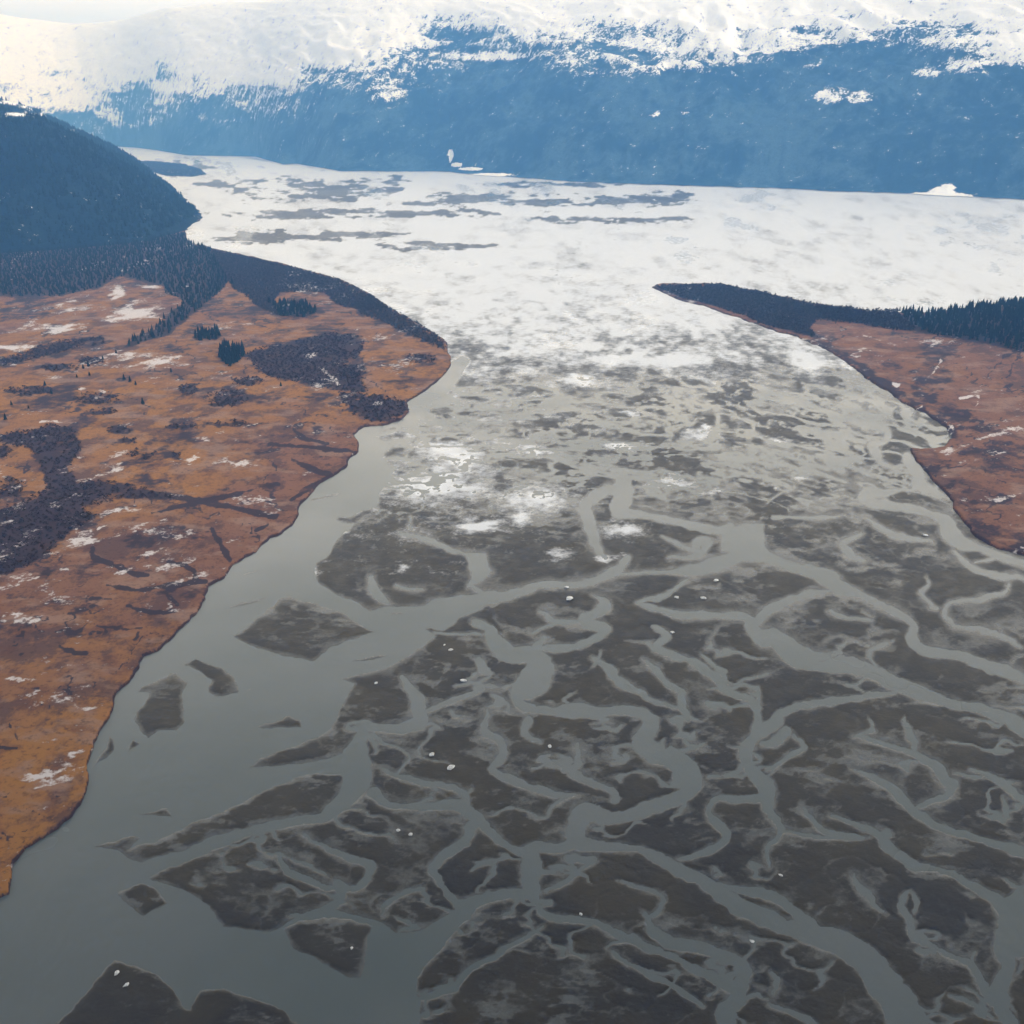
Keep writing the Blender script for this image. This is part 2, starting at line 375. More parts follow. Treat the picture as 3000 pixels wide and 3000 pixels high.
CHANNELS = S('''430,602,24 470,586,13 500,580,8 532,571,7 558,570,6 584,565,6 603,557,9 609,550,8 613,544,5|607,560,3 649,560,3 668,558,8 694,552,13 720,544,12 733,530,20|
746,545,10 776,553,8 795,558,11 811,567,16 822,576,12 841,581,6 862,590,6 879,600,7 892,610,6 890,620,10 896,631,11 912,637,10 938,641,9 963,650,9 983,655,11 1000,662,11 1060,675,11 1200,720,14|
808,577,6 789,580,6 769,587,7 756,593,9 750,598,9 741,607,9|668,566,4 655,576,5 640,584,5 625,588,5|
623,589,5 642,594,5 668,600,6 694,600,5 720,601,7 733,606,9 737,616,14 746,624,16 758,623,18 776,640,20 802,646,18 828,649,16 853,658,13 879,669,14 899,677,14 918,684,9 944,689,8 970,697,10 989,704,11 1000,712,14 1050,735,16 1200,800,18|
874,677,7 841,680,5 815,684,6 782,689,6 765,697,8 758,707,12 737,720,12 728,739,11 730,750,9 743,762,12 748,772,14 746,781,12 750,795,7 763,812,5 752,826,4 752,846,5|769,715,9 758,725,7 745,727,6|776,719,4 785,731,4 763,742,4 748,750,5|
746,780,9 720,781,6 702,781,5 694,793,6 704,808,9 707,817,8 699,827,7 681,835,5 662,839,4|
625,643,3 642,655,5 653,667,5 667,677,5 667,690,7 671,702,5|578,641,2 596,654,8 603,664,8 623,675,5 642,685,4 663,690,5|
637,611,3 649,623,8 637,632,6 655,640,5 679,649,6 694,659,7 710,675,6 730,681,6 739,693,8 739,710,8 737,720,9|684,640,5 707,655,6|720,667,3 750,658,3|
478,613,8 483,629,14 496,640,14 508,640,14 523,641,14 528,655,26 519,668,28 506,679,12 513,691,8 539,694,8 565,694,16 590,697,10 616,694,10 636,703,10 629,720,18 636,733,20 655,739,22 668,750,22 670,758,26 679,765,14 666,778,12 629,790,12 603,799,10 571,794,18 565,806,20 562,821,18 590,826,7 623,828,6 642,838,11 668,852,13 694,866,14 720,884,15 746,896,14 769,904,16 802,914,22 828,925,24 847,941,28 866,962,32 879,980,34 888,1000,36 910,1040,40 960,1120,46|
688,860,5 720,868,5 750,874,10 769,883,8 789,899,12 802,912,10|552,830,8 539,829,8|562,821,12 545,830,9 522,826,10 519,840,19 519,860,18 522,877,10 525,887,5|550,838,5 568,840,5 580,838,4 565,851,4 549,862,4 532,870,6|
519,832,10 500,828,6 476,809,8 460,794,12 450,787,9 403,786,6 379,785,6 363,773,10|460,808,12 454,821,10 431,837,9 422,850,8 434,866,5 445,879,6 452,882,10 476,877,10 500,874,8 517,874,10|
373,752,3 399,760,5 418,765,4 444,771,5 454,778,6 458,790,8|525,887,4 539,895,6 565,900,6 590,905,5 610,914,6 629,923,7 649,931,5 675,944,5 700,954,9 713,963,12|
629,892,5 637,909,9 655,921,12 688,926,10 713,934,7 728,947,9 720,963,14 717,980,14 707,989,16 715,1010,20|603,860,2 629,868,3 646,874,3 645,888,5 634,895,6|
532,903,3 513,916,4 500,922,4 483,934,4 457,947,6 444,963,6 418,972,5 408,975,6|597,927,3 629,950,6 655,962,5 675,974,5 688,985,6|
356,712,10 350,735,20 348,750,28 345,765,26 338,780,16 320,795,10 289,802,8 250,811,7 207,825,7 168,840,8 135,850,16|390,660,5 403,677,9 409,691,14 408,706,14 379,712,8 356,712,7|
297,610,6 293,623,9 298,640,12|322,602,3 302,613,5|282,896,5 312,891,5 330,882,9 333,870,10 331,862,8|273,835,6 282,850,6 300,858,5 320,866,5 331,866,6|310,822,3 335,835,5 358,842,8 362,853,8 350,866,6 335,868,6|295,815,3 312,824,3|372,893,4 380,880,5 400,870,3|
834,750,3 860,763,6 879,776,8 892,790,8 912,806,7 938,813,6 970,822,6 1000,831,9 1060,850,10|835,720,3 860,725,4 892,735,5 905,746,7 912,750,9 925,763,9 934,765,6 928,774,6 905,785,4 893,789,4|848,702,3 852,713,3 838,719,2|884,700,3 887,717,5 892,724,4 895,733,4|
944,750,4 970,760,5 987,772,6 1000,782,6 1060,810,8|979,778,4 983,793,4 987,800,3|930,753,4 944,757,3 960,760,3|812,795,4 840,805,5 860,818,6 873,831,9 892,846,9 905,848,6 925,852,5 944,861,7 967,874,9 980,885,14|780,785,2 793,799,4 806,811,4 847,816,3|763,812,3 800,816,3 850,818,3|
982,920,16 984,945,12 976,965,14 980,985,14 990,1005,14 1010,1060,18|886,870,3 879,882,6 887,899,6 892,914,6 912,925,4 931,935,4 949,941,6 957,957,7 972,978,9|887,870,3 895,881,5 891,890,4|835,853,3 840,864,5 853,879,4 866,893,3|927,972,3 950,980,4 970,993,4|750,949,3 760,960,5 757,972,4|750,980,5 789,996,6 800,1020,8|951,938,3 952,930,4|
609,464,10 609,484,20 603,497,14 623,503,8 655,508,6 694,517,8 713,517,10|603,481,8 590,480,9 571,494,11 575,507,11 578,520,12 580,530,8 590,545,4|649,524,3 675,537,4 681,528,8 691,531,7 679,543,5 655,545,4|462,572,5 476,580,4|364,565,7 364,576,9 379,588,7|387,572,5 412,576,5|390,521,4 412,527,4 438,535,4 452,541,4|400,505,4 401,517,5|
581,580,3 590,589,9 580,601,8 572,607,12 588,614,10 583,623,7 562,631,6 539,633,6 526,634,6|570,607,6 545,607,5 528,598,7|543,608,3 521,620,4|534,622,5 526,633,8|465,607,8 478,613,8|425,618,4 469,618,3|469,646,8 475,655,8 482,657,4|457,664,4 468,659,3|469,670,6 462,677,5 444,684,4 425,690,4 412,696,4|
475,694,5 474,713,7 489,723,6 492,739,8 483,750,6 489,756,8 513,766,6 539,773,6 560,775,4|515,704,8 513,715,6 528,725,4|565,726,5 566,743,5 560,756,5 580,766,5 598,772,5 603,780,8|
846,506,3 862,517,5 879,523,5 912,528,4|841,521,5 824,532,6 835,543,6 843,548,4|887,446,8 895,460,9 901,473,8 915,482,5 925,487,4|900,477,4 864,480,5 848,480,10 846,488,10 866,493,7 892,497,7 912,503,6 925,510,12 928,519,16 940,530,14 957,535,7 976,543,8 1000,550,7 1040,562,7 1200,610,8|
931,539,4 944,552,5 963,561,5 983,565,5 1000,565,4 1050,575,4|952,550,3 970,546,3|987,570,4 976,580,4 950,587,4 929,590,3 925,601,4 931,612,3|905,562,3 907,570,3 899,579,4 909,590,3 918,595,3|929,611,3 957,616,4 983,623,4 1000,632,4|808,596,3 822,602,4 853,605,3|843,596,3 853,601,3|
861,451,4 879,460,4|856,442,9 851,434,7 864,431,5 865,420,5 840,414,4 815,405,4 795,398,4 776,391,5 750,383,5|866,402,8 862,396,5|776,420,4 808,423,5 840,432,3|750,430,6 769,436,6|802,446,4 820,455,8 826,462,3|782,449,3 802,462,4 828,471,3|763,481,4 750,491,4|820,503,4 789,506,3 756,506,4''')
# stranded floes and crusts of ice among the upper flats: x, y, rx, ry
ICE_SPOTS = [(572,371,20,6),(574,339,11,4),(610,350,24,6),(425,472,48,17),(470,512,16,6),(464,514,12,6),(525,488,34,14),(610,517,26,9),(655,471,30,8),(789,354,14,12),(787,468,10,5),(763,432,16,6),(620,403,22,3),(615,436,20,5),(680,424,28,6),(690,417,8,2),(430,440,26,8),(455,450,20,8),(660,352,30,8),(300,557,12,9),(390,556,10,6),(505,507,12,6),(545,541,16,7),(590,545,16,5),(700,480,14,5),(750,475,6,2),(835,503,4,1),(520,440,20,8)]
FAR_BARS = [(300,186,70,8),(380,186,12,9),(480,195,70,5),(655,193,30,4),(600,197,60,4),(290,209,58,4),(400,208,90,3),(260,231,34,5),(325,230,60,4),(163,165,36,6),(640,215,40,3),(560,214,40,3),(215,181,14,4),(420,240,40,3),(540,180,60,2)]
FOREST_LEFT = [(-400,250),(-200,246),(0,246),(100,241),(150,234),(181,227),(184,236),(207,244),(248,253),(290,263),(331,274),(362,289),(380,302),(360,305),(330,300),(318,288),(300,286),(272,288),(268,296),(278,312),(262,306),(250,300),(240,291),(228,284),(224,276),(218,284),(205,296),(195,305),(185,314),(165,330),(129,341),(119,343),(129,333),(149,324),(162,311),(178,298),(170,292),(160,289),(158,281),(120,272),(108,276),(100,283),(85,286),(60,292),(0,292),(-200,298),(-400,300)]
CLUMPS = [[(189,331),(195,325),(204,327),(213,323),(216,330),(210,336),(201,334),(194,337)],[(214,346),(220,340),(229,343),(237,342),(239,350),(233,357),(226,361),(218,357),(213,352)],[(330,333),(352,330),(356,345),(340,352),(328,346)],[(262,297),(300,297),(312,306),(298,313),(275,311)]]
SPIT_WOOD = [(640,281),(665,279),(704,279),(744,287),(796,299),(830,304),(812,312),(796,314),(790,322),(800,332),(773,325),(749,320),(723,309),(693,299),(668,293)]
RIGHT_WOOD = [(800,301),(848,306),(900,308),(950,302),(1010,298),(1120,294),(1400,292),(1400,470),(1100,386),(1000,354),(970,347),(942,339),(910,331),(880,325),(840,318),(805,314)]
SHORE_BAND = [(362,289),(380,300),(412,319),(434,333),(437,345),(424,339),(400,329),(375,316),(352,308),(345,298)]
DARK = [[(250,342),(290,335),(330,325),(358,332),(350,352),(335,358),(352,370),(362,385),(340,386),(310,380),(280,375),(262,372),(250,365),(240,350)],
 [(330,384),(370,388),(396,392),(399,401),(390,410),(365,415),(345,407),(335,397)],[(0,354),(25,345),(60,335),(100,331),(104,338),(62,346),(40,352),(10,360),(-60,370),(-60,362)],
 [(20,425),(50,418),(75,424),(80,440),(70,460),(75,475),(100,473),(130,478),(168,487),(170,491),(120,491),(85,500),(98,510),(75,520),(50,545),(20,560),(-40,580),(-40,520),(0,500),(20,495),(45,480),(40,455),(25,440),(0,438),(0,428)],
 SHORE_BAND,[(846,365),(866,372),(882,382),(905,400),(930,416),(938,428),(922,434),(905,410),(880,392),(862,384)],[(773,318),(800,330),(850,360),(862,378),(846,369),(812,344),(790,333)]]
DARK_E = [(118,423,14,4),(140,448,15,6),(127,434,9,3),(172,449,6,3),(222,392,21,9),(185,383,10,6),(60,362,20,4),(30,385,24,5),(95,392,24,6),(180,420,18,3),(225,417,24,3),(90,355,14,4),(240,375,18,5),(345,365,14,6),(410,352,16,5),(0,445,12,8),(10,480,14,10),(100,405,16,4),(65,388,12,4),(950,420,20,6),(935,410,18,8),(905,390,16,7)]
DARK_S = S('92,540,3 95,549,3 115,557,3 130,565,3 145,566,3|105,577,2 125,580,3 145,580,2 180,572,3 200,570,4|165,552,3 185,557,3 190,569,4 200,571,4|207,520,3 217,535,3 226,550,4|263,437,2 310,440,3 348,443,3|285,450,5 310,462,4 332,466,3|285,424,2 300,431,4 320,435,3|90,590,3 108,590,3|127,597,2 150,602,2 170,600,2|95,616,1 120,618,2 140,616,2|60,636,5 75,643,3 85,644,2|150,505,4 200,493,4 250,480,2|110,480,4 170,488,5 230,500,4 270,508,6|285,490,4 300,478,4 318,468,4|12,712,2 20,728,2|-5,733,3 20,735,2|165,585,2 172,594,2|130,628,2 135,620,2|250,521,5 262,515,5')
SNOW_E = [(70,303,62,9,.5),(125,309,34,8,.75),(62,322,30,6,.8),(15,341,24,4,.8),(116,287,10,8,.9),(146,281,13,2.2,.8),(290,281,24,6,.75),(30,609,28,7,.6),(64,561,16,4,.75),(84,529,17,9,.68),(155,521,30,12,.46),(20,668,18,3,.5),(70,650,30,10,.3),(60,590,30,14,.4),(22,605,16,4,.7),(130,502,30,3,.5),(190,452,10,9,.5),(203,432,5,3,.6),(228,330,12,5,.4),(140,353,40,8,.45),(115,461,6,7,.4),(372,395,8,3,.7),(302,350,8,4,.6),(322,375,10,6,.4),(50,372,12,3,.5),(300,380,30,6,.3),(340,330,24,6,.3),(30,405,30,4,.3),(70,416,10,2,.6),(40,730,20,8,.25),(30,765,30,8,.35),(50,688,30,8,.3),(230,455,30,6,.3),(270,500,14,8,.35),(900,337,30,3,.6),(780,316,10,3,.3),(920,444,16,4,.6),(960,450,30,6,.35),(955,490,30,6,.3),(980,420,30,10,.3),(840,345,14,6,.35)]
SNOW_S = S('314,362,3 322,370,4 332,380,4|868,371,4 875,378,4|893,401,4 905,396,4|913,408,3 922,413,3 929,423,3|917,357,2 912,366,3 905,374,4|935,391,2 955,389,3 952,400,2|980,422,2 1000,426,2|880,340,2 840,328,2|100,385,2 80,382,2|40,416,2 75,416,3|0,358,3 25,360,3|98,520,3 112,512,2')

# ------------------------------------------------------------------ ground survey grid: real ground points, fanned from the viewpoint
us = np.arange(-270, 1271, 1.5)
vs = np.concatenate([np.arange(124, 620, 1.0), np.arange(620, 1130, 1.5)])
U, V = np.meshgrid(us, vs)
NR, NC = U.shape
wu = (fbm(U / 26, V / 17, 4, 1) - .5) * 9 + (fbm(U / 7, V / 5, 3, 5) - .5) * 3.2
wv = (fbm(U / 26, V / 17, 4, 11) - .5) * 6 + (fbm(U / 7, V / 5, 3, 15) - .5) * 2.4
k = sstep(300, 620, V)
Uw, Vw = U + wu * (.45 + .55 * k), V + wv * (.35 + .65 * k)
# the banks get a finer, smaller wobble than the channels
Ub, Vb = U + (fbm(U / 8, V / 6, 4, 21) - .5) * 4.0, V + (fbm(U / 8, V / 6, 4, 25) - .5) * 2.6

left_sd = poly_sd(Ub, Vb, LEFT_BANK)
right_sd = poly_sd(Ub, Vb, RIGHT_BANK)
land_sd = np.maximum(left_sd, right_sd)

wat = np.full(U.shape, -1e9)
for P in WATER_POLYS: wat = np.maximum(wat, poly_sd(Uw, Vw, P, 20))
ch = stroke_sd_all = np.full(U.shape, 1e9)
for s_ in CHANNELS: stroke_sd(Uw, Vw, s_, ch)
rag = (fbm(U / 11, V / 6, 4, 33, .6) - .5)
wat = np.maximum(wat, -ch + rag * 2.0)
# natural fine tendrils draining the bars
t1 = fbm(U / 46 + V / 50, V / 24 - U / 80, 4, 31, .42)
tend = 1.4 - np.abs(t1 - .5) * 60
wat = np.maximum(wat, np.minimum(tend, .5) - 6 * sstep(640, 560, V) - 3.5 * sstep(.40, .52, fbm(U / 60, V / 34, 2, 36)))
mud = -wat
for P in MUD_POLYS: mud = np.maximum(mud, poly_sd(Uw, Vw, P, 20))
ms = np.full(U.shape, 1e9)
for s_ in MUD_STROKES: stroke_sd(Uw, Vw, s_, ms)
mud = np.maximum(mud, -ms)
# upper flats: thin braids and films, seen very flat
far = 1 - sstep(330, 500, V)
fa, fb_ = U + V * .1, V * .98 - np.interp(U, [-300, 300, 520, 700, 900, 1300], [-36, 0, 4, 18, 62, 170])
st1, st2 = fbm(fa / 44, fb_ / 8, 5, 41, .6), fbm(fa / 11, fb_ / 3.2, 4, 45, .6)
net1, net2 = fbm(fa / 40, fb_ / 12, 4, 151, .55), fbm(fa / 16, fb_ / 5.5, 4, 155, .55)
net = np.maximum(1.8 - np.abs(net1 - .5) * 34, 1.1 - np.abs(net2 - .5) * 22 - 2 * sstep(.5, .4, st1))
braid = .1 - net * 1.5 + (st2 - .5) * 1.7 + 7 * sstep(385, 325, V) + 0 * (st1 - .47 + (st2 - .5) * .45) * 14 + 4.5 * (1 - sstep(290, 400, V))
mud = np.minimum(np.clip(mud, -4, 9), np.clip(braid + 6 * sstep(440, 580, V), -2.5, 9))
del wat

ice = (fbm(fa / 24, fb_ / 8, 5, 51, .6) - .5) * 1.15 + (fbm(fa / 8, fb_ / 3.6, 4, 55, .6) - .5) * .95 * sstep(220, 330, V) + (st2 - .5) * .5
bias = np.interp(V, [150, 300, 340, 390, 440, 500, 560, 640], [.60, .50, .26, -.06, -.16, -.15, -.36, -1.1])
side = -np.clip((U - 560) / 420, -.25, 1) * .42 * sstep(330, 400, V) * (1 - sstep(540, 600, V))
ice = .5 + ice * (.75 - .3 * sstep(330, 400, V) * sstep(600, 540, V)) + bias + side - .12
for x, y, rx, ry in ICE_SPOTS:
    d = ((Uw - x + (st1 - .5) * 30) / rx) ** 2 + ((Vw - y + (st2 - .5) * 9) / ry) ** 2
    ice = ice + .62 * np.exp(-d * 1.2)
for x, y, rx, ry in FAR_BARS:
    d = ((Uw - x) / rx) ** 2 + ((Vw - y) / ry) ** 2
    ice = ice - .66 * sstep(1.7, .4, d + (st2 - .5) * 5 + (fbm(U / 30, V / 4, 4, 201) - .5) * 5)
ice = ice - .9 * sstep(-9, -2, land_sd) * sstep(360, 400, V)
ice = np.clip(ice, 0, 1)
# right-hand near flats stay bare
fw = fbm(U / 40, V / 26, 3, 63)
film = .55 * far * sstep(2.6, .2, mud + (st2 - .5) * 3) + .35 * far * sstep(.40, .62, st1) + np.clip(1 - mud / (1.6 + 15 * fw ** 2), 0, 1) * .95 + .75 * sstep(.50, .72, fbm(U / 26 + V / 40, V / 9 - U / 60, 5, 61, .6)) * sstep(.35, .65, fbm(U / 70, V / 50, 2, 65))

gx, gy = ground(U, V)
px = np.hypot(gx, gy) / FOC                                # metres per survey unit, across
hm = np.clip(mud, -3, 5)
z = np.where(hm > 0, .05 * hm, .3 * hm) + .06 * (fbm(gx / 9, gy / 9, 4, 71) - .5)
z_mud = z
land_h = 1.8 * sstep(-1.2, 1.4, land_sd) + 1.6 * sstep(4, 60, land_sd) + (fbm(gx / 40, gy / 40, 5, 75) - .5) * 1.6 * sstep(1, 6, land_sd)
z = -1.1 + land_h + 1.1 * sstep(-1.2, 1.0, land_sd) - .5 * sstep(-.5, -3, land_sd)
# low rise under the right-hand wood
rise = sstep(880, 1010, U) * sstep(0, 14, right_sd) * sstep(380, 330, V)
z = z + 16 * rise * (right_sd > 0)

dn_ = (fbm(U / 9, V / 3.5, 4, 141, .6) - .5) * 2.2
dark = np.zeros(U.shape); snow = np.zeros(U.shape)
Ud, Vd = U + wu * .9, V + wv * .7
for P in DARK: dark = np.maximum(dark, sstep(-4, 5, poly_sd(Ud, Vd, P, 15) - dn_ * 4))
for x, y, rx, ry in DARK_E: dark = np.maximum(dark, .9 * sstep(1.6, .2, np.hypot((Ud - x) / rx, (Vd - y) / ry) + dn_))
ds = np.full(U.shape, 1e9)
for s_ in DARK_S: stroke_sd(Ud, Vd, s_, ds)
dark = np.maximum(dark, sstep(1.6, -.8, ds - .5 + rag * 4))
cre = np.abs(fbm(U / 46 + V / 60, V / 20 - U / 110, 4, 171, .5) - .5)
dark = np.maximum(dark, .8 * sstep(.020, .006, cre) * sstep(.42, .55, fbm(U / 60, V / 40, 2, 173)) * sstep(1, 4, land_sd))
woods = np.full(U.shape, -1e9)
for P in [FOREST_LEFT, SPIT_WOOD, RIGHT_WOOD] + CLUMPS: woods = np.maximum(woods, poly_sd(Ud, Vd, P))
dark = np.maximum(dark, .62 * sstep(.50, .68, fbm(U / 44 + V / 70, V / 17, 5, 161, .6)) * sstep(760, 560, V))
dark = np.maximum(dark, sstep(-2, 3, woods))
dark = np.maximum(dark, sstep(1.5, .2, land_sd) * .9)      # bare cut bank
for x, y, rx, ry, a in SNOW_E: snow = np.maximum(snow, a * sstep(1.35, .1, np.hypot((Ud - x) / rx, (Vd - y) / ry) + dn_ * .45))
ss = np.full(U.shape, 1e9)
for s_ in SNOW_S: stroke_sd(Ud, Vd, s_, ss)
snow = np.maximum(snow, .8 * sstep(1.0, -1.0, ss + rag * 6))
snow = snow + .22 * sstep(.42, .66, fbm(U / 40, V / 16, 4, 81)) + .34 * sstep(.52, .72, fbm((U + V * .8) / 34, (V + U * .30) / 7, 4, 83, .6)) + .10
hue = np.clip(np.interp(V, [300, 400, 480, 560, 700, 850], [.5, .75, .55, .3, .55, .9]) - .5 * sstep(170, 330, U) * sstep(380, 440, V) - .35 * (right_sd > 0), 0, 1)

verts = np.stack([gx, gy, z], -1).reshape(-1, 3)
verts_m = np.stack([gx, gy, z_mud], -1).reshape(-1, 3)
faces = grid_faces(NR, NC)[:, ::-1]
fl = ((land_sd > -2.2).ravel()[faces]).any(1)
fm = ((land_sd < 2.5).ravel()[faces]).any(1)
leftv = (left_sd > right_sd).ravel()[faces[:, 0]]
A = dict(ice=ice.ravel(), film=np.clip(film, 0, 1).ravel())
v_, f_, a_ = submesh(verts_m, faces, fm, A)
tag(mesh_np('mudflat', v_, f_, M_MUD, attrs=a_), 'dark grey tidal mud cut by braided channels, icy towards the mountains', kind='structure')
B = dict(dark=dark.ravel(), snow=snow.ravel(), hue=hue.ravel())
v_, f_, a_ = submesh(verts, faces, fl & leftv, B)
tag(mesh_np('marsh', v_, f_, M_MARSH, attrs=a_), 'rust brown marsh with snow flecks on the left bank', kind='structure')
v_, f_, a_ = submesh(verts, faces, fl & ~leftv, B)
tag(mesh_np('marsh', v_, f_, M_MARSH, attrs=a_), 'rust brown marsh below the dark wood on the right bank', kind='structure')

# water: one sheet under everything, out past the horizon
R = 40000.0
wx = np.array([-R, -9000, -3000, -1000, 0, 1000, 3000, 9000, R]); wy = np.array([-R, -3000, 0, 500, 1000, 2000, 4000, 8000, 14000, R])
WX, WY = np.meshgrid(wx, wy)
tag(mesh_np('water', np.stack([WX, WY, np.zeros_like(WX)], -1).reshape(-1, 3), grid_faces(len(wy), len(wx)), M_WATER),
    'silty grey river water filling the braided channels', kind='structure')

def height_at(u, v):
    i = np.clip(np.searchsorted(vs, v), 0, NR - 1); j = np.clip(np.searchsorted(us, u), 0, NC - 1)
    return z[i, j]

# ------------------------------------------------------------------ left hill
HILL_FOOT = [ground(u, v) for u, v in [(145,173),(152,176),(166,183),(179,193),(183,196),(178,199),(186,203),(194,209),(195,215),(187,219),(181,226),(150,236),(100,242),(0,248),(-150,250)]]
HILL_FOOT = [(float(a), float(b)) for a, b in HILL_FOOT]
HILL_FOOT = [(-2250, 5600), (-1950, 5250)] + HILL_FOOT + [(-3600, 2300), (-4200, 3500), (-4000, 6000)]
hx, hy = np.meshgrid(np.arange(-4200, -850, 14.0), np.arange(2000, 6000, 14.0))
hsd = poly_sd(hx + (fbm(hx / 160, hy / 160, 4, 91) - .5) * 60, hy + (fbm(hx / 160, hy / 160, 4, 95) - .5) * 60, HILL_FOOT)
hd = np.maximum(hsd, 0)
hill_z = 490 * (1 - np.exp(-hd / 590)) * (1 + .5 * (fbm(hx / 420, hy / 420, 5, 97) - .5)) + 1.5
hill_z = np.where(hsd < 0, np.maximum(hsd * .2, -30) + 1.5, hill_z)
hu, hv = survey(hx, hy, hill_z)
hs = np.zeros(hx.shape)
for x, y, rx, ry in [(8,101,16,4),(30,105,16,3),(45,112,10,3),(20,112,20,3),(-30,92,40,8),(70,128,8,2)]:
    hs = np.maximum(hs, .95 * sstep(1.4, .3, np.hypot((hu - x) / rx, (hv - y) / ry)))
hs = hs + .25 * sstep(300, 380, hill_z)
hv3 = np.stack([hx, hy, hill_z], -1).reshape(-1, 3)
hf = grid_faces(*hx.shape)
keep = (hsd.ravel()[hf] > -60).any(1)
v_, f_, a_ = submesh(hv3, hf, keep, dict(snow=hs.ravel()))
tag(mesh_np('hill', v_, f_, M_HILL, attrs=a_), 'wooded hill dropping to the river on the left', kind='structure')

# ------------------------------------------------------------------ far mountains
SH_U = [-400,-100,40,106,131,155,181,207,250,276,290,331,393,430,441,448,462,476,492,569,673,776,807,869,896,905,918,931,936,1000,1200,1400]
SH_V = [143,143,143,143,144.5,147.5,152,152.7,153.5,161,160.5,167.5,168,168,168.5,169.5,171,172,173,178.6,182,185,187,189,190,191,191.8,192,192.3,195.7,206,216]
RG_V = [(-400,24),(0,20),(90,30),(130,26),(180,12),(260,4),(340,-4),(420,-10),(600,-12),(1400,-14)]
mu = np.arange(-380, 1381, 2.0)
ns = 230
tt = np.linspace(0, 1, ns) ** 1.25
MU, TT = np.meshgrid(mu, tt)
su_ = np.arange(-700, 1701, 2.0)
sv_ = np.interp(su_, SH_U, SH_V)
svs = np.convolve(sv_, np.hanning(91) / np.hanning(91).sum(), 'same')
svv = np.interp(MU, SH_U, SH_V) + (fbm(MU / 9, MU * 0 + 3, 4, 101) - .5) * np.interp(MU, [100, 500], [.15, .9])
x0, y0 = ground(MU, np.interp(MU, su_, svs))
d0 = np.hypot(x0, y0)
xj, yj = ground(MU, svv)
dj = (np.hypot(xj, yj) - d0) * 1.0
depth = np.interp(MU, [-400, 100, 250, 500, 1000, 1400], [1400, 1400, 1900, 1900, 1700, 1700])
s_m = TT * (depth + 700)
q_ = (s_m + dj * (1 - np.clip(s_m / np.interp(MU, [150, 450], [500, 1300]), 0, 1)) ** 2) / d0
mx, my = x0 * (1 + q_), y0 * (1 + q_)
rv = np.interp(MU, [p[0] for p in RG_V], [p[1] for p in RG_V])
elev = np.arctan((500 - rv) / FOC) - rad(PITCH)
zr = CAM_H + (d0 + depth) * np.tan(elev) * .99
prof = sstep(-.25, 1.0, s_m / depth) ; prof = (prof - sstep(-.25, 1., 0.0)) / (1 - sstep(-.25, 1., 0.0))
flat = sstep(0, 260, s_m)                                  # a strip of low wooded ground along the shore
wx_ = mx + (fbm(mx / 900, s_m / 900, 3, 131) - .5) * 500 + s_m * .7
rid = 1 - np.abs(fbm(wx_ / 900, s_m / 900, 5, 111) - .5) * 4
rid2 = 1 - np.abs(fbm((wx_ - s_m * .9) / 300, s_m / 330 + wx_ / 900, 5, 117) - .5) * 4
mz = 3 + zr * prof * flat + (rid - .3) * (30 + 32 * sstep(200, 420, MU)) * prof * sstep(1.3, .5, prof) + (rid2 - .3) * (14 + 42 * sstep(200, 420, MU)) * sstep(1.0, .45, s_m / depth) * sstep(0, .4, s_m / depth) + fbm(mx / 60, my / 60, 4, 119) * 16 * sstep(0, 120, s_m) * (1 - .75 * sstep(.35, .7, s_m / depth))
mz = np.minimum(mz, 1130 + fbm(mx / 300, my / 300, 3, 191) * 30)
muu, mvv = survey(mx, my, mz)
sl = np.interp(MU, [-400,0,100,180,215,250,300,340,380,430,480,560,600,640,700,740,780,850,900,950,1000,1400], [82,86,98,92,96,98,84,70,60,44,40,36,36,44,54,48,38,30,32,40,52,50])
mn_ = fbm(wx_ / 420, s_m / 300 + mz / 200, 6, 121, .62) - .5
ms_ = sstep(28, -30, mvv - sl - mn_ * 95 - (rid2 - .3) * 9)
for x, y, rx, ry, a in [(385,82,26,16,.75),(340,82,20,12,.45),(275,105,26,10,.42),(245,92,26,8,.5),(480,55,70,5,.85),(380,62,40,6,.6),(810,92,14,8,.7),(838,94,12,5,.75),(640,112,10,3,.8),(668,110,10,3,.8),(905,72,14,5,.7),(950,62,36,8,.75),(985,56,30,10,.75),(560,68,8,4,.5),(700,56,40,7,.6),(590,70,6,3,.5),(795,65,8,4,.5),(570,90,10,4,.35),(440,89,3,3,.4),(300,60,60,10,.5),(480,112,5,2,.3)]:
    ms_ = np.maximum(ms_, a * sstep(1.5, .2, np.hypot((muu - x) / rx, (mvv - y) / ry) + mn_ * 3.2))
# gravel fan and stream mouth that stay white with snow
for x, y, rx, ry in [(440,152,2.4,6.5),(920,188,12,6.5),(913,191.5,34,3.2),(926,183,8,3.5),(478,171,24,2.6),(460,165,14,1.6),(446,161,5,2)]:
    ms_ = np.maximum(ms_, 1.5 * sstep(1.3, .5, np.hypot((muu - x) / rx, (mvv - y) / ry) + mn_ * 1.5))
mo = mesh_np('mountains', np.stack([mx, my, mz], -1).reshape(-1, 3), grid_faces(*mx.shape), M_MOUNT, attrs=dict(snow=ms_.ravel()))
tag(mo, 'snow capped forested mountains along the far shore', kind='structure')

